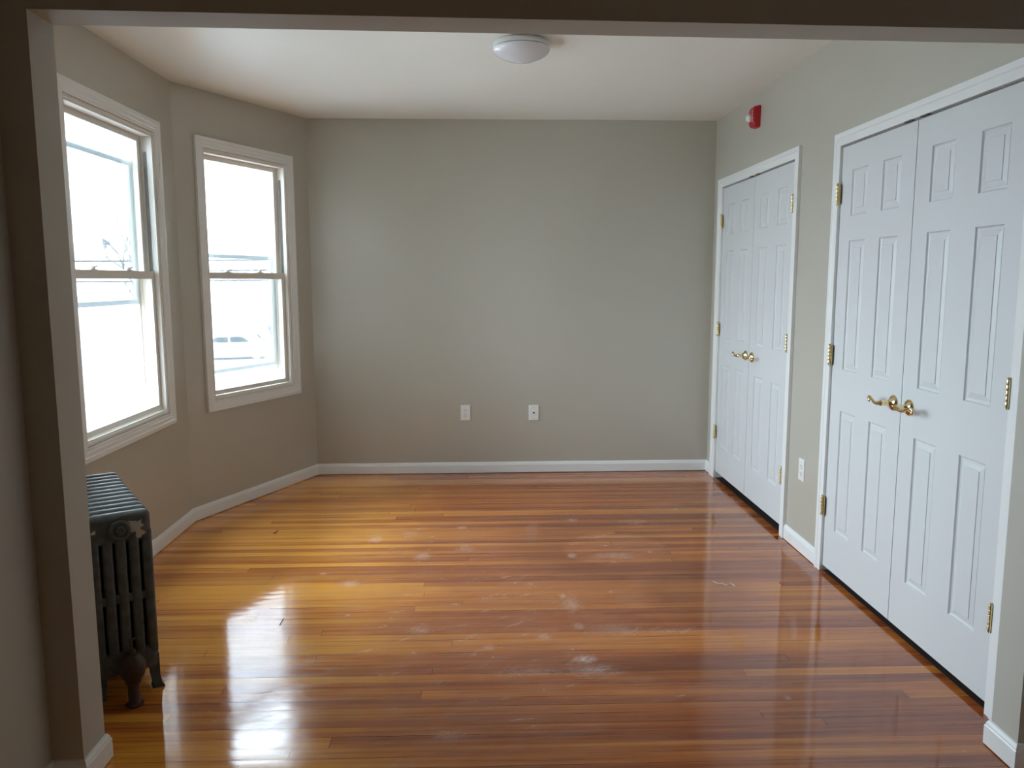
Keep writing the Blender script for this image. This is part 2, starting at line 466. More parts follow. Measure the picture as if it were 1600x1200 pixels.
# ceiling (sags a little towards the bay)
def zc(x, y):
    t = min(1, max(0, (-x - 0.1) / 1.6))
    u = min(1, max(0, (DY - y) / 1.2))
    return H + (HC - H) * (t * t * (3 - 2 * t)) * u
bm = bmesh.new()
nx, ny = 24, 24; gx = []
for i in range(nx + 1):
    gx.append([])
    for k in range(ny + 1):
        X = -2.3 + 4.9 * i / nx; Y = 2.20 + (6.3 - 2.20) * k / ny
        gx[-1].append((bm.verts.new((X, Y, zc(X, Y))), bm.verts.new((X, Y, 2.75))))
for i in range(nx):
    for k in range(ny):
        bm.faces.new([gx[a][b_][0] for a, b_ in ((i, k), (i, k + 1), (i + 1, k + 1), (i + 1, k))])
        bm.faces.new([gx[a][b_][1] for a, b_ in ((i, k), (i + 1, k), (i + 1, k + 1), (i, k + 1))])
ceil = struct('ceiling', bm, M['ceiling'], 'white painted ceiling', 'ceiling')
ceil.data.polygons.foreach_set('use_smooth', [True] * len(ceil.data.polygons))
bm = bmesh.new(); fbox(bm, ident, -1.5, 2.0, -2.2, 2.20, 2.60, 2.75)
struct('ceiling_near_room', bm, M['ceiling'])

struct('wall_back', wall_with_hole(FB, -0.15, LB + 0.9, None), M['wall'], 'greige back wall', 'wall')
struct('wall_left', wall_with_hole(FS1, -L1 - 0.05, 0.05, (W1[0], W1[1], W1[2], W1[3])), M['wall'], 'greige bay wall with the larger window', 'wall')
struct('wall_left_back', wall_with_hole(FS2, -0.05, L2 + 0.05, W2), M['wall'], 'greige bay wall with the narrower window', 'wall')
struct('wall_left_front', wall_with_hole(FS0, 0.0, L0 + 0.05, W0), M['wall'])

# right wall with two closet openings
FD = dict(a=5.633, b=4.335, m=4.985, top=2.0715, gap=0.050)      # far closet (y values)
ND = dict(a=3.758, b=2.445, m=3.109, top=2.0477, gap=0.030)      # near closet
def S(y): return DY - y
bm = bmesh.new()
fbox(bm, FR, -0.15, S(FD['a']) - 0.02, -0.12, 0, 0, 2.68)
fbox(bm, FR, S(FD['b']) + 0.02, S(ND['a']) - 0.02, -0.12, 0, 0, 2.68)
fbox(bm, FR, S(ND['b']) + 0.02, S(2.15), -0.12, 0, 0, 2.68)
fbox(bm, FR, S(FD['a']) - 0.02, S(FD['b']) + 0.02, -0.12, 0, FD['top'] + 0.02, 2.68)
fbox(bm, FR, S(ND['a']) - 0.02, S(ND['b']) + 0.02, -0.12, 0, ND['top'] + 0.02, 2.68)
struct('wall_right', bm, M['wall'], 'greige right wall with two closets', 'wall')
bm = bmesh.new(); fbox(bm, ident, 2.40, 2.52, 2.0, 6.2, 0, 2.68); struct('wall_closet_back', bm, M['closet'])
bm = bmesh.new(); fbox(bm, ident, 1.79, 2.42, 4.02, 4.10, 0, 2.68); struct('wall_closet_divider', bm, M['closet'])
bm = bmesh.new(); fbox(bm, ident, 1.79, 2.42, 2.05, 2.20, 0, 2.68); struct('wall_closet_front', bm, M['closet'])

# dark slabs added over the closet floor, painting shade under the doors
M['closet_shade'] = mat('closet_shade_brown', (0.030, 0.018, 0.012), 0.7, var=0.2, vscale=20)
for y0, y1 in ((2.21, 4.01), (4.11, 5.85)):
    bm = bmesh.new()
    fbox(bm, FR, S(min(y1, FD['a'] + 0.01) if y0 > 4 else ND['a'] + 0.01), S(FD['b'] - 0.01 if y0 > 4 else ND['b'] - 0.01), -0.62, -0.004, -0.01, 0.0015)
    struct('floor_closet_shade', bm, M['closet_shade'])

# wall with the wide cased-less opening we look through
JL, JR = -1.15437, 1.56215
LN, LF, RN, RF = 2.15488, 2.28096, 2.13401, 2.25495
BZL, BZR = 2.12149, 2.0855
def yn(x): return LN + (RN - LN) * (x - JL) / (JR - JL)
def yf(x): return LF + (RF - LF) * (x - JL) / (JR - JL)
def bz(x): return BZL + (BZR - BZL) * (x - JL) / (JR - JL)
bm = bmesh.new()
def slab(x0, x1, z0, z1, hz=False):
    za, zb = (bz(x0), bz(x1)) if hz else (z0, z0)
    box_pts(bm, [(x0, yn(x0), za), (x1, yn(x1), zb), (x1, yf(x1), zb), (x0, yf(x0), za), (x0, yn(x0), z1), (x1, yn(x1), z1), (x1, yf(x1), z1), (x0, yf(x0), z1)])
slab(-2.3, JL, 0, 2.68); slab(JR, 1.80, 0, 2.68); slab(JL, JR, 0, 2.68, True)
struct('wall_front', bm, M['wall_flat'], 'greige wall stubs and header of the wide opening', 'wall')

# the room the camera stands in
bm = bmesh.new(); fbox(bm, ident, -1.40, -1.244, -2.2, 2.16, 0, 2.62); struct('wall_near_left', bm, M['wall_flat'])
bm = bmesh.new(); fbox(bm, ident, 1.64, 1.80, -2.2, 2.14, 0, 2.62); struct('wall_near_right', bm, M['wall_flat'])
bm = bmesh.new(); fbox(bm, ident, -1.40, 1.80, -2.2, -2.05, 0, 2.62); struct('wall_near_back', bm, M['wall_flat'])

# ------------------------------------------------------------------ baseboards
PROF = [(0.0005, 0.004), (0.014, 0.004), (0.014, 0.062), (0.0115, 0.066), (0.0105, 0.072), (0.006, BB - 0.002), (0.0005, BB)]
def mitre(nA, nB):
    n = nA + nB; return n * (1.0 / (1 + nA.dot(nB)))
def base_run(name, pts, ends=True, prof=PROF, label=None):
    """pts: list of (Vector2, normal)"""
    bm = bmesh.new(); sweep_path(bm, pts, prof); return struct(name, bm, M['trim'], label)
cA = C0; mA = mitre(FS0.n, FS1.n); mB = mitre(FS1.n, FS2.n); mC = mitre(FS2.n, FB.n); mD = mitre(FB.n, FR.n)
fr = lambda y: Vector((FR(S(y), 0, 0).x, FR(S(y), 0, 0).y))
p0 = FS0(0.06, 0, 0)
base_run('baseboard_left_front', [(Vector((p0.x, p0.y)), FS0.n), (C0, mA)])
base_run('baseboard_left', [(C0, mA), (C1, mB)])
base_run('baseboard_left_back', [(C1, mB), (BL, mC)])
base_run('baseboard_back', [(BL, mC), (BR, mD)])
base_run('baseboard_right_corner', [(BR, mD), (fr(5.737), FR.n)])
base_run('baseboard_right', [(fr(4.252), FR.n), (fr(3.824), FR.n)])
nx_, ny_ = Vector((1, 0)), Vector((0, 1))
jf = Vector((JL, LF)); jn = Vector((JL, LN))
PROFJ = [(o, z * 1.0) for o, z in PROF]
base_run('baseboard_opening_left', [(Vector((-1.158, LF)), ny_), (jf, nx_ + ny_), (jn, nx_ - ny_), (Vector((-1.244, yn(-1.244))), -ny_ + nx_), (Vector((-1.244, -2.0)), nx_)])
jf = Vector((JR, RF)); jn = Vector((JR, RN))
base_run('baseboard_opening_right', [(Vector((1.655, yf(1.655))), ny_), (jf, -nx_ + ny_), (jn, -nx_ - ny_), (Vector((1.64, yn(1.64))), -ny_ - nx_), (Vector((1.64, -2.0)), -nx_)])

# ------------------------------------------------------------------ windows
def ring(bm, F, s0, s1, z0, z1, w, o0, o1, wb=None, wt=None, ws=None):
    """rectangular frame of member width w between offsets o0..o1"""
    wb = w if wb is None else wb; wt = w if wt is None else wt
    fbox(bm, F, s0, s0 + w, o0, o1, z0, z1); fbox(bm, F, s1 - w, s1, o0, o1, z0, z1)
    fbox(bm, F, s0 + w, s1 - w, o0, o1, z0, z0 + wb); fbox(bm, F, s0 + w, s1 - w, o0, o1, z1 - wt, z1)


def casing_ring(bm, F, s0, s1, z0, z1, w):
    """mitred colonial casing, thin at the inner edge, thick outside"""
    prof = [(0.0, 0.0), (0.0, 0.009), (0.006, 0.011), (0.016, 0.011), (0.020, 0.014), (w * 0.62, 0.015), (w * 0.68, 0.018), (w, 0.018), (w, 0.0)]
    cor = [(s0, z0, -1, -1), (s1, z0, 1, -1), (s1, z1, 1, 1), (s0, z1, -1, 1)]
    rings = [[bm.verts.new(F(s + a * d, o + 0.0004, z + b_ * d)) for d, o in prof] for s, z, a, b_ in cor]
    for i in range(4):
        A, B = rings[i], rings[(i + 1) % 4]
        for k in range(len(prof) - 1):
            bm.faces.new((A[k], A[k + 1], B[k + 1], B[k]))


def window(name, F, o, storm, label):
    s0, s1, z0, z1 = o
    root = empty(name, F((s0 + s1) / 2, 0, z0)); tag(root, label, 'window', kind='structure')
    inv = Matrix.Translation(-root.location)
    def part(n, bm, m_, parent=None, **k):
        bm.transform(inv); return make(n, bm, m_, parent or root, **k)
    bm = bmesh.new(); casing_ring(bm, F, s0 - 0.003, s1 + 0.003, z0 - 0.003, z1 + 0.003, 0.062)
    part('window_casing', bm, M['trim'])
    # jamb liner with sash tracks
    bm = bmesh.new()
    ring(bm, F, s0, s1, z0, z1, 0.012, -0.135, 0.004)
    for sa, sb in ((s0 + 0.012, s0 + 0.019), (s1 - 0.019, s1 - 0.012)):
        fbox(bm, F, sa, sb, -0.026, 0.0, z0 + 0.012, z1 - 0.012)
        fbox(bm, F, sa, sb, -0.063, -0.058, z0 + 0.012, z1 - 0.012)
        fbox(bm, F, sa, sb, -0.105, -0.093, z0 + 0.012, z1 - 0.012)
    fbox(bm, F, s0 + 0.012, s1 - 0.012, -0.062, -0.004, z1 - 0.022, z1 - 0.011)
    # sloped sill
    box_pts(bm, [F(s0 + 0.012, -0.135, z0 + 0.001), F(s1 - 0.012, -0.135, z0 + 0.001), F(s1 - 0.012, -0.002, z0 + 0.001), F(s0 + 0.012, -0.002, z0 + 0.001),
                 F(s0 + 0.012, -0.135, z0 + 0.014), F(s1 - 0.012, -0.135, z0 + 0.014), F(s1 - 0.012, -0.002, z0 + 0.022), F(s0 + 0.012, -0.002, z0 + 0.022)])
    part('jamb_liner', bm, M['vinyl'])
    bm = bmesh.new()
    for sa, sb in ((s0 + 0.0121, s0 + 0.0150), (s1 - 0.0150, s1 - 0.0121)):
        fbox(bm, F, sa, sb, -0.050, -0.034, 1.49, z1 - 0.10)
    part('sash_track', bm, M['track'])
    a0, a1 = s0 + 0.0155, s1 - 0.0155
    def sash(n, o0, o1, za, zb, wst, wb, wt, bevel=True):
        bm = bmesh.new(); ring(bm, F, a0, a1, za, zb, wst, o0, o1, wb, wt)
        sh = part(n, bm, M['vinyl'])
        bm = bmesh.new(); om = (o0 + o1) / 2
        fbox(bm, F, a0 + wst - 0.004, a1 - wst + 0.004, om - 0.002, om + 0.002, za + wb - 0.004, zb - wt + 0.004)
        part('glass_pane', bm, M['glass'], sh)
        return sh
    lo = sash('lower_sash', -0.056, -0.028, z0 + 0.024, 1.489, 0.033, 0.028, 0.040)
    up = sash('upper_sash', -0.091, -0.065, 1.452, z1 - 0.014, 0.036, 0.034, 0.036)
    # two cam locks on the meeting rail
    for fr_ in (0.27, 0.68):
        sc = a0 + (a1 - a0) * fr_
        bm = bmesh.new()
        fbox(bm, F, sc - 0.034, sc + 0.030, -0.054, -0.032, 1.4885, 1.4925)
        lathe(bm, [(0.014, 0), (0.014, 0.008), (0.010, 0.013), (0.0, 0.014)], F(sc, -0.043, 1.4925), (0, 0, 1), 14)
        box_pts(bm, [F(sc - 0.004, -0.048, 1.500), F(sc + 0.034, -0.040, 1.503), F(sc + 0.034, -0.032, 1.503), F(sc - 0.004, -0.038, 1.500),
                     F(sc - 0.004, -0.048, 1.506), F(sc + 0.034, -0.040, 1.509), F(sc + 0.034, -0.032, 1.509), F(sc - 0.004, -0.038, 1.506)])
        part('sash_lock', bm, M['vinyl'], lo)
    # outer storm window: fixed frame and a sliding panel left part-way
    bm = bmesh.new(); ring(bm, F, s0 + 0.012, s1 - 0.012, z0 + 0.014, z1 - 0.012, 0.016, -0.133, -0.108)
    part('storm_frame', bm, M['vinyl'])
    bm = bmesh.new(); ring(bm, F, s0 + 0.030, s1 - 0.030, storm[0], storm[1], 0.022, -0.124, -0.112, 0.024, 0.024)
    sp = part('storm_panel', bm, M['storm'])
    bm = bmesh.new(); fbox(bm, F, s0 + 0.048, s1 - 0.048, -0.119, -0.117, storm[0] + 0.02, storm[1] - 0.02)
    part('glass_pane', bm, M['glass'], sp)
    # daylight sampling portal in the opening
    ld = bpy.data.lights.new(name + '_daylight', 'AREA'); ld.shape = 'RECTANGLE'
    ld.size = (s1 - s0); ld.size_y = (z1 - z0); ld.cycles.is_portal = True
    lo_ = bpy.data.objects.new('daylight_portal', ld); col.objects.link(lo_)
    c = F((s0 + s1) / 2, -0.16, (z0 + z1) / 2)
    zax = Vector((-F.n.x, -F.n.y, 0)); yax = Vector((0, 0, 1)); xax = yax.cross(zax)
    mw = Matrix((xax, yax, zax)).transposed().to_4x4(); mw.translation = c
    lo_.matrix_world = mw
    return root


window('window_1', FS1, W1, (1.315, 2.065), 'wider white double-hung window nearest the opening')
window('window_2', FS2, W2, (0.850, 1.605), 'narrower white double-hung window beside the back wall')
window('window_3', FS0, W0, (0.850, 1.605), 'double-hung window hidden behind the wall stub')

# ------------------------------------------------------------------ closet doors
def leaf_mesh(F, sa, sb, z0, z1, zpan, f_off, thick):
    """six-panel moulded door leaf between sa..sb"""
    bm = bmesh.new()
    w = sb - sa
    a, pw = 0.107, 0.152
    mcol = w - 2 * a - 2 * pw
    us = [0, a, a + pw, a + pw + mcol, w - a, w]
    zs = [z0] + [q for p in zpan for q in p] + [z1]
    V = {}
    def vt(i, k):
        if (i, k) not in V: V[i, k] = bm.verts.new(F(sa + us[i], f_off, zs[k]))
        return V[i, k]
    nz = len(zs)
    for i in range(5):
        for k in range(nz - 1):
            quad = [vt(i, k), vt(i + 1, k), vt(i + 1, k + 1), vt(i, k + 1)]
            if i in (1, 3) and k % 2 == 1:
                u0, u1, q0, q1 = us[i], us[i + 1], zs[k], zs[k + 1]
                prev = quad
                for ins, dep in ((0.003, -0.006), (0.008, -0.0085), (0.013, -0.0085), (0.014, -0.0070), (0.033, -0.0028), (0.034, -0.0005), (0.036, -0.0005)):
                    nw = [bm.verts.new(F(sa + uu, f_off + dep, zz)) for uu, zz in ((u0 + ins, q0 + ins), (u1 - ins, q0 + ins), (u1 - ins, q1 - ins), (u0 + ins, q1 - ins))]
                    for j in range(4): bm.faces.new((prev[j], prev[(j + 1) % 4], nw[(j + 1) % 4], nw[j]))
                    prev = nw
                bm.faces.new(prev)
            else:
                bm.faces.new(quad)
    # back and edges
    bk = [bm.verts.new(F(s_, f_off - thick, z_)) for s_, z_ in ((sa, z0), (sb, z0), (sb, z1), (sa, z1))]
    bm.faces.new(bk[::-1])
    bot = [vt(i, 0) for i in range(6)]; top = [vt(i, nz - 1) for i in range(6)]
    lft = [vt(0, k) for k in range(nz)]; rgt = [vt(5, k) for k in range(nz)]
    bm.faces.new(bot + [bk[1], bk[0]]); bm.faces.new(top + [bk[2], bk[3]])
    bm.faces.new(lft + [bk[3], bk[0]]); bm.faces.new(rgt + [bk[2], bk[1]])
    return bm


def lever_mesh(F, s, z, f_off, dirn):
    """brass rosette, neck and scrolled lever pointing along s in direction dirn"""
    bm = bmesh.new()
    P = lambda ds, o, dz: F(s + dirn * ds, f_off + o, z + dz)
    n = F(s, 1, z) - F(s, 0, z)
    lathe(bm, [(0.033, 0.0), (0.033, 0.004), (0.029, 0.009), (0.022, 0.014), (0.015, 0.019), (0.0115, 0.026), (0.0105, 0.040), (0.0125, 0.046), (0.0125, 0.056), (0.009, 0.060), (0.0, 0.061)], P(0, 0, 0), n, 24)
    pts = [P(0.004, 0.052, 0), P(0.02, 0.054, -0.003), P(0.04, 0.055, -0.006), P(0.058, 0.055, -0.004), P(0.075, 0.054, 0.004), P(0.092, 0.053, 0.011), P(0.105, 0.052, 0.013), P(0.114, 0.051, 0.008), P(0.116, 0.050, 0.000), P(0.111, 0.050, -0.004)]
    tube(bm, pts, [0.0105, 0.0095, 0.008, 0.0068, 0.006, 0.0055, 0.005, 0.005, 0.0048, 0.004], 12)
    lathe(bm, [(0.0, -0.006), (0.006, -0.004), (0.0085, 0.0), (0.006, 0.004), (0.0, 0.006)], P(0.110, 0.050, -0.003), n, 12)
    return bm


def hinge_mesh(F, s, z, f_off, side):
    bm = bmesh.new()
    c = F(s, f_off + 0.007, z)
    for k in range(5):
        za = z - 0.045 + k * 0.018
        lathe(bm, [(0.0062, 0.0), (0.0068, 0.0012), (0.0068, 0.0165), (0.0062, 0.0176)], (c.x, c.y, za), (0, 0, 1), 12)
    lathe(bm, [(0.0045, -0.006), (0.006, -0.003), (0.0055, 0.0), (0.004, 0.0902), (0.006, 0.093), (0.0035, 0.097), (0, 0.0975)], (c.x, c.y, z - 0.045), (0, 0, 1), 10)
    fbox(bm, F, s - 0.016, s + 0.016, f_off + 0.0003, f_off + 0.0022, z - 0.045, z + 0.045)
    return bm


def closet(name, d, zpan, hz, cas, label):
    sa, sm, sb = S(d['a']), S(d['m']), S(d['b'])
    root = empty(name, FR(sm, 0, 0)); tag(root, label, 'door', kind='structure')
    inv = Matrix.Translation(-root.location)
    def part(n, bm, m_, parent=None, **k):
        bm.transform(inv); return make(n, bm, m_, parent or root, **k)
    # casing and jamb
    oL, iL, iR, oR, top_o = cas
    zt = d['top'] + 0.008
    bm = bmesh.new()
    def cas_prof(w): return [(0.0, 0.0004), (0.0, 0.012), (0.004, 0.0135), (w * 0.55, 0.0145), (w * 0.62, 0.018), (w, 0.018), (w, 0.0004)]
    # legs and head, mitred
    wL, wR, wT = S(oL) - iL, S(oR) - iR, top_o - zt
    def seg(A, B):
        ra = [bm.verts.new(p) for p in A]; rb = [bm.verts.new(p) for p in B]
        n = len(ra)
        for i in range(n):
            j = (i + 1) % n; bm.faces.new((ra[i], ra[j], rb[j], rb[i]))
        bm.faces.new(ra); bm.faces.new(rb)
    pr = cas_prof(1.0)
    L0_ = [FR(iL + wL * u, o, 0.0) for u, o in pr]; L1_ = [FR(iL + wL * u, o, zt + wT * u) for u, o in pr]
    R0_ = [FR(iR + wR * u, o, 0.0) for u, o in pr]; R1_ = [FR(iR + wR * u, o, zt + wT * u) for u, o in pr]
    seg(L0_, L1_); seg(L1_, R1_); seg(R1_, R0_)
    fbox(bm, FR, iL - 0.016, iL, -0.12, 0.0, 0, zt); fbox(bm, FR, iR, iR + 0.016, -0.12, 0.0, 0, zt)
    fbox(bm, FR, iL - 0.016, iR + 0.016, -0.12, 0.0, zt, zt + 0.014)
    fbox(bm, FR, iL, iR, -0.075, -0.045, zt - 0.012, zt)
    cs = part('door_casing', bm, M['trim'])
    for sgn in (-1, 1):
        bm = bmesh.new(); cs_ = sm + sgn * 0.058
        fbox(bm, FR, cs_ - 0.026, cs_ + 0.026, -0.002, 0.0135, zt - 0.004, zt + 0.005)
        part('catch_plate', bm, M['darkmetal'], cs)
    for (s0, s1, hs, lever_dir, hside) in ((iL + 0.003, sm - 0.0022, iL + 0.001, -1, -1), (sm + 0.0022, iR - 0.003, iR - 0.001, 1, 1)):
        lf = part('door_leaf', leaf_mesh(FR, s0, s1, d['gap'], d['top'], zpan, 0.0, 0.034), M['door'])
        hs_ = s1 - 0.055 if lever_dir < 0 else s0 + 0.062
        part('lever_handle', lever_mesh(FR, hs_, hz, 0.0, lever_dir), M['brass'], lf, smooth=True)
        for zz in (0.335, 1.08, 1.835):
            part('door_hinge', hinge_mesh(FR, hs, zz + (0.01 if name == 'door_1' else 0), 0.010, hside), M['hinge'], lf, smooth=True)
    return root


ZP = [(0.234, 0.824), (1.018, 1.616), (1.727, 1.934)]
ZPF = [(a + 0.018, b_ + 0.018) for a, b_ in ZP]
closet('door_1', FD, ZPF, 0.955, (5.735, S(5.640), S(4.318), 4.254, 2.138), 'white six-panel double closet doors by the back corner')
closet('door_2', ND, ZP, 0.937, (3.820, S(3.763), S(2.437), 2.388, 2.114), 'white six-panel double closet doors nearest the opening')

# ------------------------------------------------------------------ ceiling light
LX, LY = 0.182, 3.985
zl = zc(LX, LY)
root = tag(empty('ceiling_light', (LX, LY, zl)), 'round white flush ceiling light with opal glass bowl', 'ceiling light')
bm = bmesh.new()
lathe(bm, [(0.118, -0.001), (0.118, -0.008), (0.133, -0.010), (0.136, -0.014), (0.136, -0.030), (0.132, -0.033), (0.0, -0.033)], (0, 0, 0), (0, 0, 1), 48)
make('mounting_pan', bm, M['pan'], root, smooth=True)
bm = bmesh.new()
prof = [(0.131, -0.0335), (0.1365, -0.036)]
for i in range(1, 15):
    a = i / 14 * math.pi / 2
    prof.append((0.1375 * (1 - (i / 14) ** 2.0) if i < 14 else 0.0, -0.038 - 0.066 * (i / 14) ** 0.95))
lathe(bm, prof, (0, 0, 0), (0, 0, 1), 48)
make('glass_bowl', bm, M['opal'], root, smooth=True)

# ------------------------------------------------------------------ fire alarm on the right wall
sA = S(4.975); zA = 2.424
root = tag(empty('fire_alarm', FR(sA, 0, zA)), 'red fire alarm strobe high on the right wall', 'fire alarm')
inv = Matrix.Translation(-root.location)
bm = bmesh.new()
hw, hh, dep = 0.047, 0.066, 0.046
def rrect(w, h, r, n=6):
    o = []
    for cx, cz, a0 in ((w - r, h - r, 0), (-w + r, h - r, 90), (-w + r, -h + r, 180), (w - r, -h + r, 270)):
        for i in range(n + 1):
            a = math.radians(a0 + 90 * i / n); o.append((cx + r * math.cos(a), cz + r * math.sin(a)))
    return o
layers = [(0.0005, 1.0, 1.0), (0.010, 1.0, 1.0), (0.012, 0.97, 0.97), (0.030, 0.95, 0.93), (0.040, 0.90, 0.85), (dep, 0.80, 0.70)]
rings = []
for o, kx, kz in layers:
    rings.append([bm.verts.new(FR(sA + u, o, zA + w_)) for u, w_ in rrect(hw * kx, hh * kz, 0.016)])
for A, B in zip(rings, rings[1:]):
    for i in range(len(A)):
        j = (i + 1) % len(A); bm.faces.new((A[i], B[i], B[j], A[j]))
bm.faces.new(rings[0]); bm.faces.new(rings[-1])
bm.transform(inv); make('alarm_housing', bm, M['red'], root, smooth=True)
bm = bmesh.new()
n = FR(0, 1, 0) - FR(0, 0, 0)
lathe(bm, [(0.024, 0.0), (0.024, 0.008), (0.0215, 0.018), (0.014, 0.026), (0.0, 0.029)], FR(sA - 0.018, dep - 0.002, zA - 0.004), n, 20)
bm.transform(inv); make('strobe_lens', bm, M['lens'], root, smooth=True)
bm = bmesh.new()
GL = {'F': ['111', '100', '110', '100', '100'], 'I': ['010', '010', '010', '010', '010'], 'R': ['110', '101', '110', '101', '101'], 'E': ['111', '100', '110', '100', '111']}
q, qh = 0.0052, 0.0027
for li, ch in enumerate('FIRE'):
    zt_ = zA + 0.033 - li * 0.0178
    for rr, rowt in enumerate(GL[ch]):
        for cc, on in enumerate(rowt):
            if on == '1':
                s0 = sA + 0.0215 + cc * q; z0 = zt_ - (rr + 1) * qh
                fbox(bm, FR, s0, s0 + q, dep - 0.0004, dep + 0.0008, z0, z0 + qh)
bm.transform(inv); make('alarm_lettering', bm, M['letter'], root)

# ------------------------------------------------------------------ outlets and jack
def plate(name, F, s, z, label, cat, kind, group=None):
    root = tag(empty(name, F(s, 0, z)), label, cat, group)
    inv = Matrix.Translation(-root.location)
    bm = bmesh.new()
    pr = [(0.0004, 1.0), (0.003, 1.0), (0.006, 0.93)]
    rings = []
    for o, k in pr:
        w_, h_ = 0.0365 - (1 - k) * 0.04, 0.0585 - (1 - k) * 0.04
        rings.append([bm.verts.new(F(s + a * w_, o, z + b_ * h_)) for a, b_ in ((-1, -1), (1, -1), (1, 1), (-1, 1))])
    for A, B in zip(rings, rings[1:]):
        for i in range(4):
            j = (i + 1) % 4; bm.faces.new((A[i], A[j], B[j], B[i]))
    bm.faces.new(rings[0]); bm.faces.new(rings[-1])
    bm.transform(inv); make('cover_plate', bm, M['plate'], root)
    n = F(0, 1, 0) - F(0, 0, 0)
    if kind == 'outlet':
        for dz in (0.0195, -0.0195):
            bm = bmesh.new()
            rr = rrect(0.0165, 0.0145, 0.009, 5)
            A = [bm.verts.new(F(s + u, 0.0058, z + dz + w_)) for u, w_ in rr]; B = [bm.verts.new(F(s + u * 0.97, 0.0078, z + dz + w_ * 0.97)) for u, w_ in rr]
            for i in range(len(A)):
                j = (i + 1) % len(A); bm.faces.new((A[i], A[j], B[j], B[i]))
            bm.faces.new(A); bm.faces.new(B)
            bm.transform(inv); rc = make('receptacle', bm, M['plate'], root)
            bm = bmesh.new()
            fbox(bm, F, s - 0.0080, s - 0.0056, 0.0070, 0.0081, z + dz - 0.001, z + dz + 0.009)
            fbox(bm, F, s + 0.0056, s + 0.0080, 0.0070, 0.0081, z + dz + 0.0005, z + dz + 0.008)
            lathe(bm, [(0.0030, 0.0), (0.0030, 0.0011)], F(s, 0.0070, z + dz - 0.0075), n, 10)
            bm.transform(inv); make('socket_slots', bm, M['slot'], rc)
        scr = (0.0,)
    elif kind == 'jack':
        bm = bmesh.new()
        ring(bm, F, s - 0.011, s + 0.011, z - 0.010, z + 0.011, 0.003, 0.0055, 0.0085)
        bm.transform(inv); jk = make('jack_surround', bm, M['plate'], root)
        bm = bmesh.new(); fbox(bm, F, s - 0.0065, s + 0.0065, 0.0055, 0.0066, z - 0.006, z + 0.0065)
        bm.transform(inv); make('jack_socket', bm, M['slot'], jk)
        scr = (0.042, -0.042)
    else:
        scr = (0.030, -0.030)
        bm = bmesh.new(); fbox(bm, F, s - 0.005, s + 0.005, 0.0055, 0.012, z - 0.011, z + 0.011)
        bm.transform(inv); make('coaxial_stub', bm, M['plate'], root)
    for dz in scr:
        bm = bmesh.new(); lathe(bm, [(0.0032, 0.0), (0.0030, 0.0008), (0.0, 0.0011)], F(s, 0.0059, z + dz), n, 12)
        bm.transform(inv); make('screw', bm, M['track'] if kind == 'jack' else M['pan'], root)
    return root


plate('electrical_outlet', FB, -0.149 - BL.x, 0.459, 'white duplex outlet on the back wall, left of the two plates', 'outlet', 'outlet')
plate('phone_jack', FB, 0.360 - BL.x, 0.455, 'white jack plate with one dark socket on the back wall', 'wall plate', 'jack')
plate('electrical_outlet', FR, S(4.064), 0.438, 'white outlet on the narrow wall between the two closets', 'outlet', 'outlet')

# ------------------------------------------------------------------ radiator
wd = Vector((0.838, 0.545, 0)).normalized(); ld_ = Vector((-wd.y, wd.x, 0))
RW, RP_, RH, NS = 0.200, 0.058, 0.655, 12
ro = Vector((-1.160, 2.710, 0)) - wd * (RW / 2)
rm = Matrix((wd, ld_, Vector((0, 0, 1)))).transposed().to_4x4(); rm.translation = ro
rad = tag(empty('radiator', rot=rm), 'old dark cast-iron radiator with chipped paint, beside the left wall stub', 'radiator')
M['rad_end'] = radiator_mat('radiator_enamel_chipped', [(0.046, 0.0, 0.607, 0.034, 0.66, (0.42, 0.39, 0.34)), (0.064, 0.0, 0.578, 0.022, 0.66, (0.42, 0.39, 0.34)), (-0.078, 0.0, 0.600, 0.018, 0.78, (0.55, 0.50, 0.33)), (-0.088, 0.0, 0.33, 0.015, 0.92, (0.5, 0.48, 0.44))])
M['rad'] = radiator_mat('radiator_enamel', [])


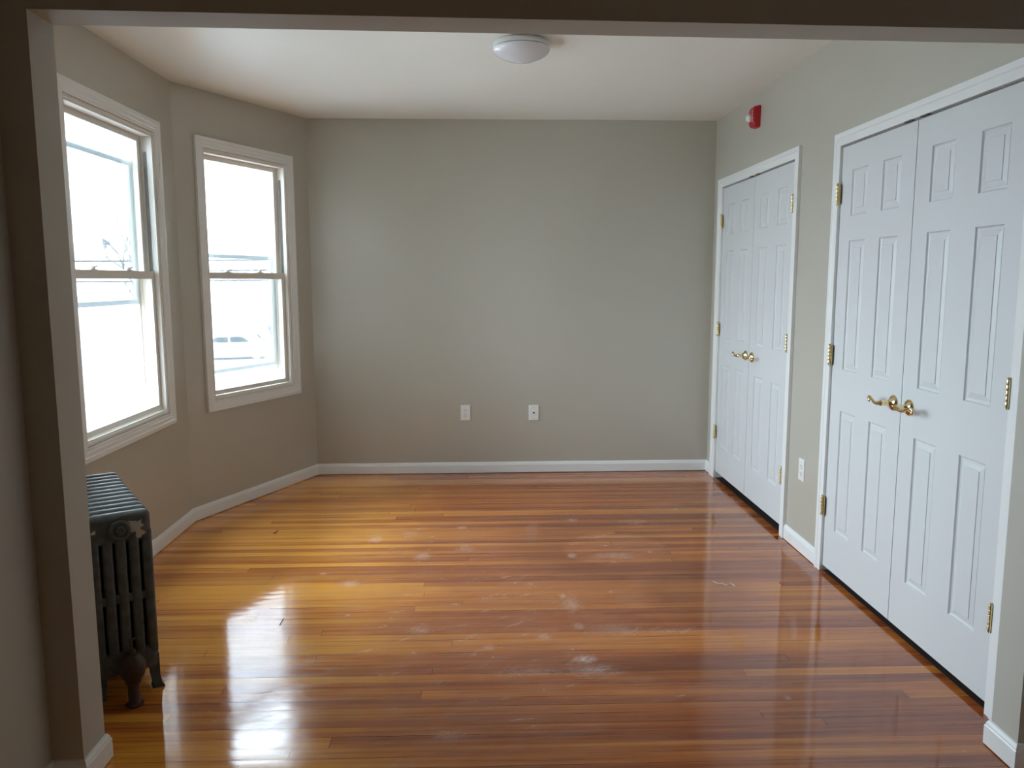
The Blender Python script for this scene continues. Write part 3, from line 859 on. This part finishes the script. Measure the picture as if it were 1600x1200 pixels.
def rad_section(end):
    bm = bmesh.new()
    d0, d1 = 0.0035, RP_ - 0.0035
    def rb(u0, u1, v0, v1, z0, z1, bev, seg=3):
        b2 = bmesh.new()
        box_pts(b2, [(u0, v0, z0), (u1, v0, z0), (u1, v1, z0), (u0, v1, z0), (u0, v0, z1), (u1, v0, z1), (u1, v1, z1), (u0, v1, z1)])
        bmesh.ops.recalc_face_normals(b2, faces=b2.faces)
        bmesh.ops.bevel(b2, geom=list(b2.edges), offset=bev, segments=seg, affect='EDGES', profile=0.5)
        me = bpy.data.meshes.new('tmp'); b2.to_mesh(me); b2.free(); bm.from_mesh(me); bpy.data.meshes.remove(me)
    hw_ = RW / 2
    rb(-hw_, hw_, d0, d1, 0.548, RH, 0.0215, 4)           # top header
    rb(-hw_, hw_, d0, d1, 0.078, 0.168, 0.0200, 4)        # bottom header
    rb(-hw_ + 0.004, hw_ - 0.004, d0 + 0.003, d1 - 0.003, 0.336, 0.370, 0.010)   # mid web
    tw = 0.0335; gap = (RW - 5 * tw) / 4
    for i in range(5):
        u0 = -hw_ + i * (tw + gap)
        rb(u0, u0 + tw, d0, d1, 0.135, 0.590, 0.0095, 3)
    if end:
        for sg in (-1, 1):
            u_ = sg * (hw_ - 0.017)
            for (za, zb, ua, ub, wa, wb) in ((0.13, 0.045, u_, u_ + sg * 0.003, 0.017, 0.014), (0.045, 0.012, u_ + sg * 0.003, u_ + sg * 0.009, 0.014, 0.014), (0.012, 0.0005, u_ + sg * 0.009, u_ + sg * 0.011, 0.016, 0.020)):
                box_pts(bm, [(ub - wb, d0 + 0.006, zb), (ub + wb, d0 + 0.006, zb), (ub + wb, d1 - 0.006, zb), (ub - wb, d1 - 0.006, zb), (ua - wa, d0 + 0.006, za), (ua + wa, d0 + 0.006, za), (ua + wa, d1 - 0.006, za), (ua - wa, d1 - 0.006, za)])
    # nipple hubs joining neighbours
    for z in (0.598, 0.140):
        lathe(bm, [(0.024, 0.0), (0.024, RP_)], (0, 0, z), (0, 1, 0), 16)
    bmesh.ops.recalc_face_normals(bm, faces=bm.faces)
    return bm


end_o = make('radiator_section', rad_section(True), M['rad_end'], rad, smooth=True)
end_o.parent = rad; end_o.location = (0, 0, 0)
mid_o = None
for i in range(1, NS - 1):
    if mid_o is None:
        mid_o = make('radiator_section', rad_section(False), M['rad'], rad, smooth=True); c = mid_o
    else:
        c = mid_o.copy(); col.objects.link(c); c.parent = rad
    c.location = (0, RP_ * i, 0)
c = end_o.copy(); c.data = end_o.data.copy(); c.data.materials[0] = M['rad']; col.objects.link(c); c.parent = rad; c.location = (0, RP_ * (NS - 1), 0)
# plug on the near end
bm = bmesh.new()
lathe(bm, [(0.035, 0.004), (0.035, -0.003), (0.031, -0.006), (0.024, -0.006), (0.022, -0.004), (0.0, -0.004)], (0, 0, 0.598), (0, 1, 0), 28)
lathe(bm, [(0.0165, 0.0), (0.0165, -0.012), (0.014, -0.014), (0.0, -0.014)], (0, 0, 0.598), (0, 1, 0), 6)
make('end_plug', bm, M['rad'], rad)
# supply valve in front of the lower hub
bm = bmesh.new()
lathe(bm, [(0.026, 0.004), (0.026, -0.018), (0.020, -0.020), (0.020, -0.045)], (0, 0, 0.140), (0, 1, 0), 6)
lathe(bm, [(0.028, 0.0), (0.030, 0.006), (0.020, 0.010), (0.019, 0.012), (0.019, 0.078), (0.025, 0.082), (0.027, 0.094), (0.036, 0.106), (0.042, 0.124), (0.042, 0.148), (0.036, 0.162), (0.028, 0.172), (0.022, 0.182), (0.016, 0.184), (0.0, 0.184)], (0, -0.070, 0.001), (0, 0, 1), 18)
vb = make('supply_valve', bm, M['valve'], rad, smooth=True); vb['label'] = 'brown brass supply valve'
bm = bmesh.new()
lathe(bm, [(0.013, 0.184), (0.013, 0.196), (0.005, 0.200), (0.005, 0.232), (0.0, 0.233)], (0, -0.070, 0.001), (0, 0, 1), 8)
box_pts(bm, [(-0.004, -0.074, 0.229), (0.014, -0.074, 0.233), (0.014, -0.066, 0.233), (-0.004, -0.066, 0.229), (-0.004, -0.074, 0.235), (0.014, -0.074, 0.239), (0.014, -0.066, 0.239), (-0.004, -0.066, 0.235)])
make('valve_stem', bm, M['valve'], vb)

# ------------------------------------------------------------------ outside
M['ground'] = mat('pale_pavement', (0.26, 0.26, 0.26), 0.9, var=0.06, vscale=0.6)
M['bark'] = mat('bark', (0.10, 0.10, 0.105), 0.9)
M['cable'] = mat('cable', (0.06, 0.06, 0.065), 0.7)
M['carpaint'] = mat('car_paint', (0.62, 0.65, 0.68), 0.25, coat=0.6)
M['tyre'] = mat('tyre', (0.45, 0.46, 0.47), 0.8)
GZ = -3.2
bm = bmesh.new(); fbox(bm, ident, -90, 30, -30, 110, GZ - 0.2, GZ)
struct('ground_outside', bm, M['ground'])

def tube_tree(name, base, h, label, seed):
    rnd = random.Random(seed)
    bm = bmesh.new()
    def grow(p, d, ln, r, lv):
        q = p + d * ln
        tube(bm, [p, p + d * ln * 0.5 + Vector((rnd.uniform(-.03, .03), rnd.uniform(-.03, .03), 0)) * ln, q], [r, r * 0.85, r * 0.75], 6)
        if lv == 0: return
        for k in range(3 if lv > 1 else 4):
            nd = (d + Vector((rnd.uniform(-.75, .75), rnd.uniform(-.75, .75), rnd.uniform(-.15, .45)))).normalized()
            grow(p + d * ln * rnd.uniform(0.75, 1.0), nd, ln * rnd.uniform(0.55, 0.8), r * 0.66, lv - 1)
    grow(Vector((0, 0, 0)), Vector((0.03, 0, 1)).normalized(), h * 0.33, h * 0.015, 5)
    o = make(name, bm, M['bark']); o.location = base
    tag(o, label, 'tree'); return o

tube_tree('bare_tree', (-12.8, 30.0, GZ), 7.5, 'bare leafless tree faintly seen through the upper half of the wider window', 3)
tube_tree('bare_tree', (-7.0, 27.0, GZ), 4.8, 'small bare tree faintly seen through the lower right of the narrower window', 11)

# parked car
root = tag(empty('parked_car', (-15.2, 48.0, GZ), ), 'grey car parked across the street', 'car')
root.rotation_euler = (0, 0, 0.3)
bm = bmesh.new()
prof = [(-2.2, .35), (-2.2, .80), (-1.5, .95), (-0.9, 1.42), (0.7, 1.45), (1.35, .98), (2.1, .85), (2.25, .40)]
A = [bm.verts.new((x_, -0.85, z_)) for x_, z_ in prof]; B = [bm.verts.new((x_, 0.85, z_)) for x_, z_ in prof]
for i in range(len(A)):
    j = (i + 1) % len(A); bm.faces.new((A[i], A[j], B[j], B[i]))
bm.faces.new(A); bm.faces.new(B)
make('car_body', bm, M['carpaint'], root, bevel=0.06)
M['carglass'] = mat('car_glass', (0.085, 0.095, 0.10), 0.6, spec=0.2)
for pts in (((-1.25, 1.02), (-0.85, 1.34), (-0.15, 1.36), (-0.15, 1.02)), ((-0.05, 1.02), (-0.05, 1.36), (0.62, 1.36), (1.10, 1.02))):
    bm = bmesh.new()
    A = [bm.verts.new((x_, -0.845, z_)) for x_, z_ in pts]; B = [bm.verts.new((x_, -0.865, z_)) for x_, z_ in pts]
    for i in range(4): bm.faces.new((A[i], A[(i + 1) % 4], B[(i + 1) % 4], B[i]))
    bm.faces.new(A); bm.faces.new(B)
    make('car_window', bm, M['carglass'], root)
for x_ in (-1.4, 1.4):
    for y_ in (-0.86, 0.62):
        bm = bmesh.new(); lathe(bm, [(0.20, 0.0), (0.33, 0.02), (0.33, 0.22), (0.20, 0.24)], (x_, y_, 0.335), (0, 1, 0), 20)
        make('wheel', bm, M['tyre'], root)

# overhead cables
for k, (dz, dy) in enumerate(((0.0, 0.0), (0.55, 0.4), (1.1, 0.1))):
    bm = bmesh.new()
    pts = []
    for i in range(25):
        t_ = i / 24; x_ = -45 + 60 * t_
        pts.append((x_, 22.0 + dy + 0.10 * x_ * 0, 1.9 + dz * 0.5 - 0.5 * (1 - (2 * t_ - 1) ** 2)))
    tube(bm, pts, 0.03, 6)
    o = make('overhead_cable', bm, M['cable'])
    tag(o, ('lowest', 'middle', 'highest')[k] + ' of three thin overhead cables outside the windows', 'cable', 'overhead cables')

# ------------------------------------------------------------------ small debris on the floor
M['splinter'] = mat('dark_splinter', (0.05, 0.025, 0.012), 0.7)
M['thread'] = mat('white_thread', (0.75, 0.72, 0.68), 0.8)
def debris(name, px, r, m_, label, cat):
    pts = [Vector((*pix_floor(u, v), r + 0.0006)) for u, v in px]
    o0 = pts[0].copy(); bm = bmesh.new()
    tube(bm, [p - o0 for p in pts], r, 6)
    o = make(name, bm, m_); o.location = o0; tag(o, label, cat)
debris('wood_splinter', [(428, 834), (432, 832), (434, 829)], 0.0022, M['splinter'], 'dark bent wood splinter on the floor in front of the far bay window', 'splinter')
debris('wood_splinter', [(437, 977), (440, 972), (443, 967)], 0.0016, M['splinter'], 'thin dark splinter lying in the bright window glare on the floor', 'splinter')
debris('white_thread', [(1114, 909), (1121, 912), (1128, 912), (1136, 915), (1142, 912), (1148, 916)], 0.0012, M['thread'], 'short white thread on the floor before the near closet', 'thread')
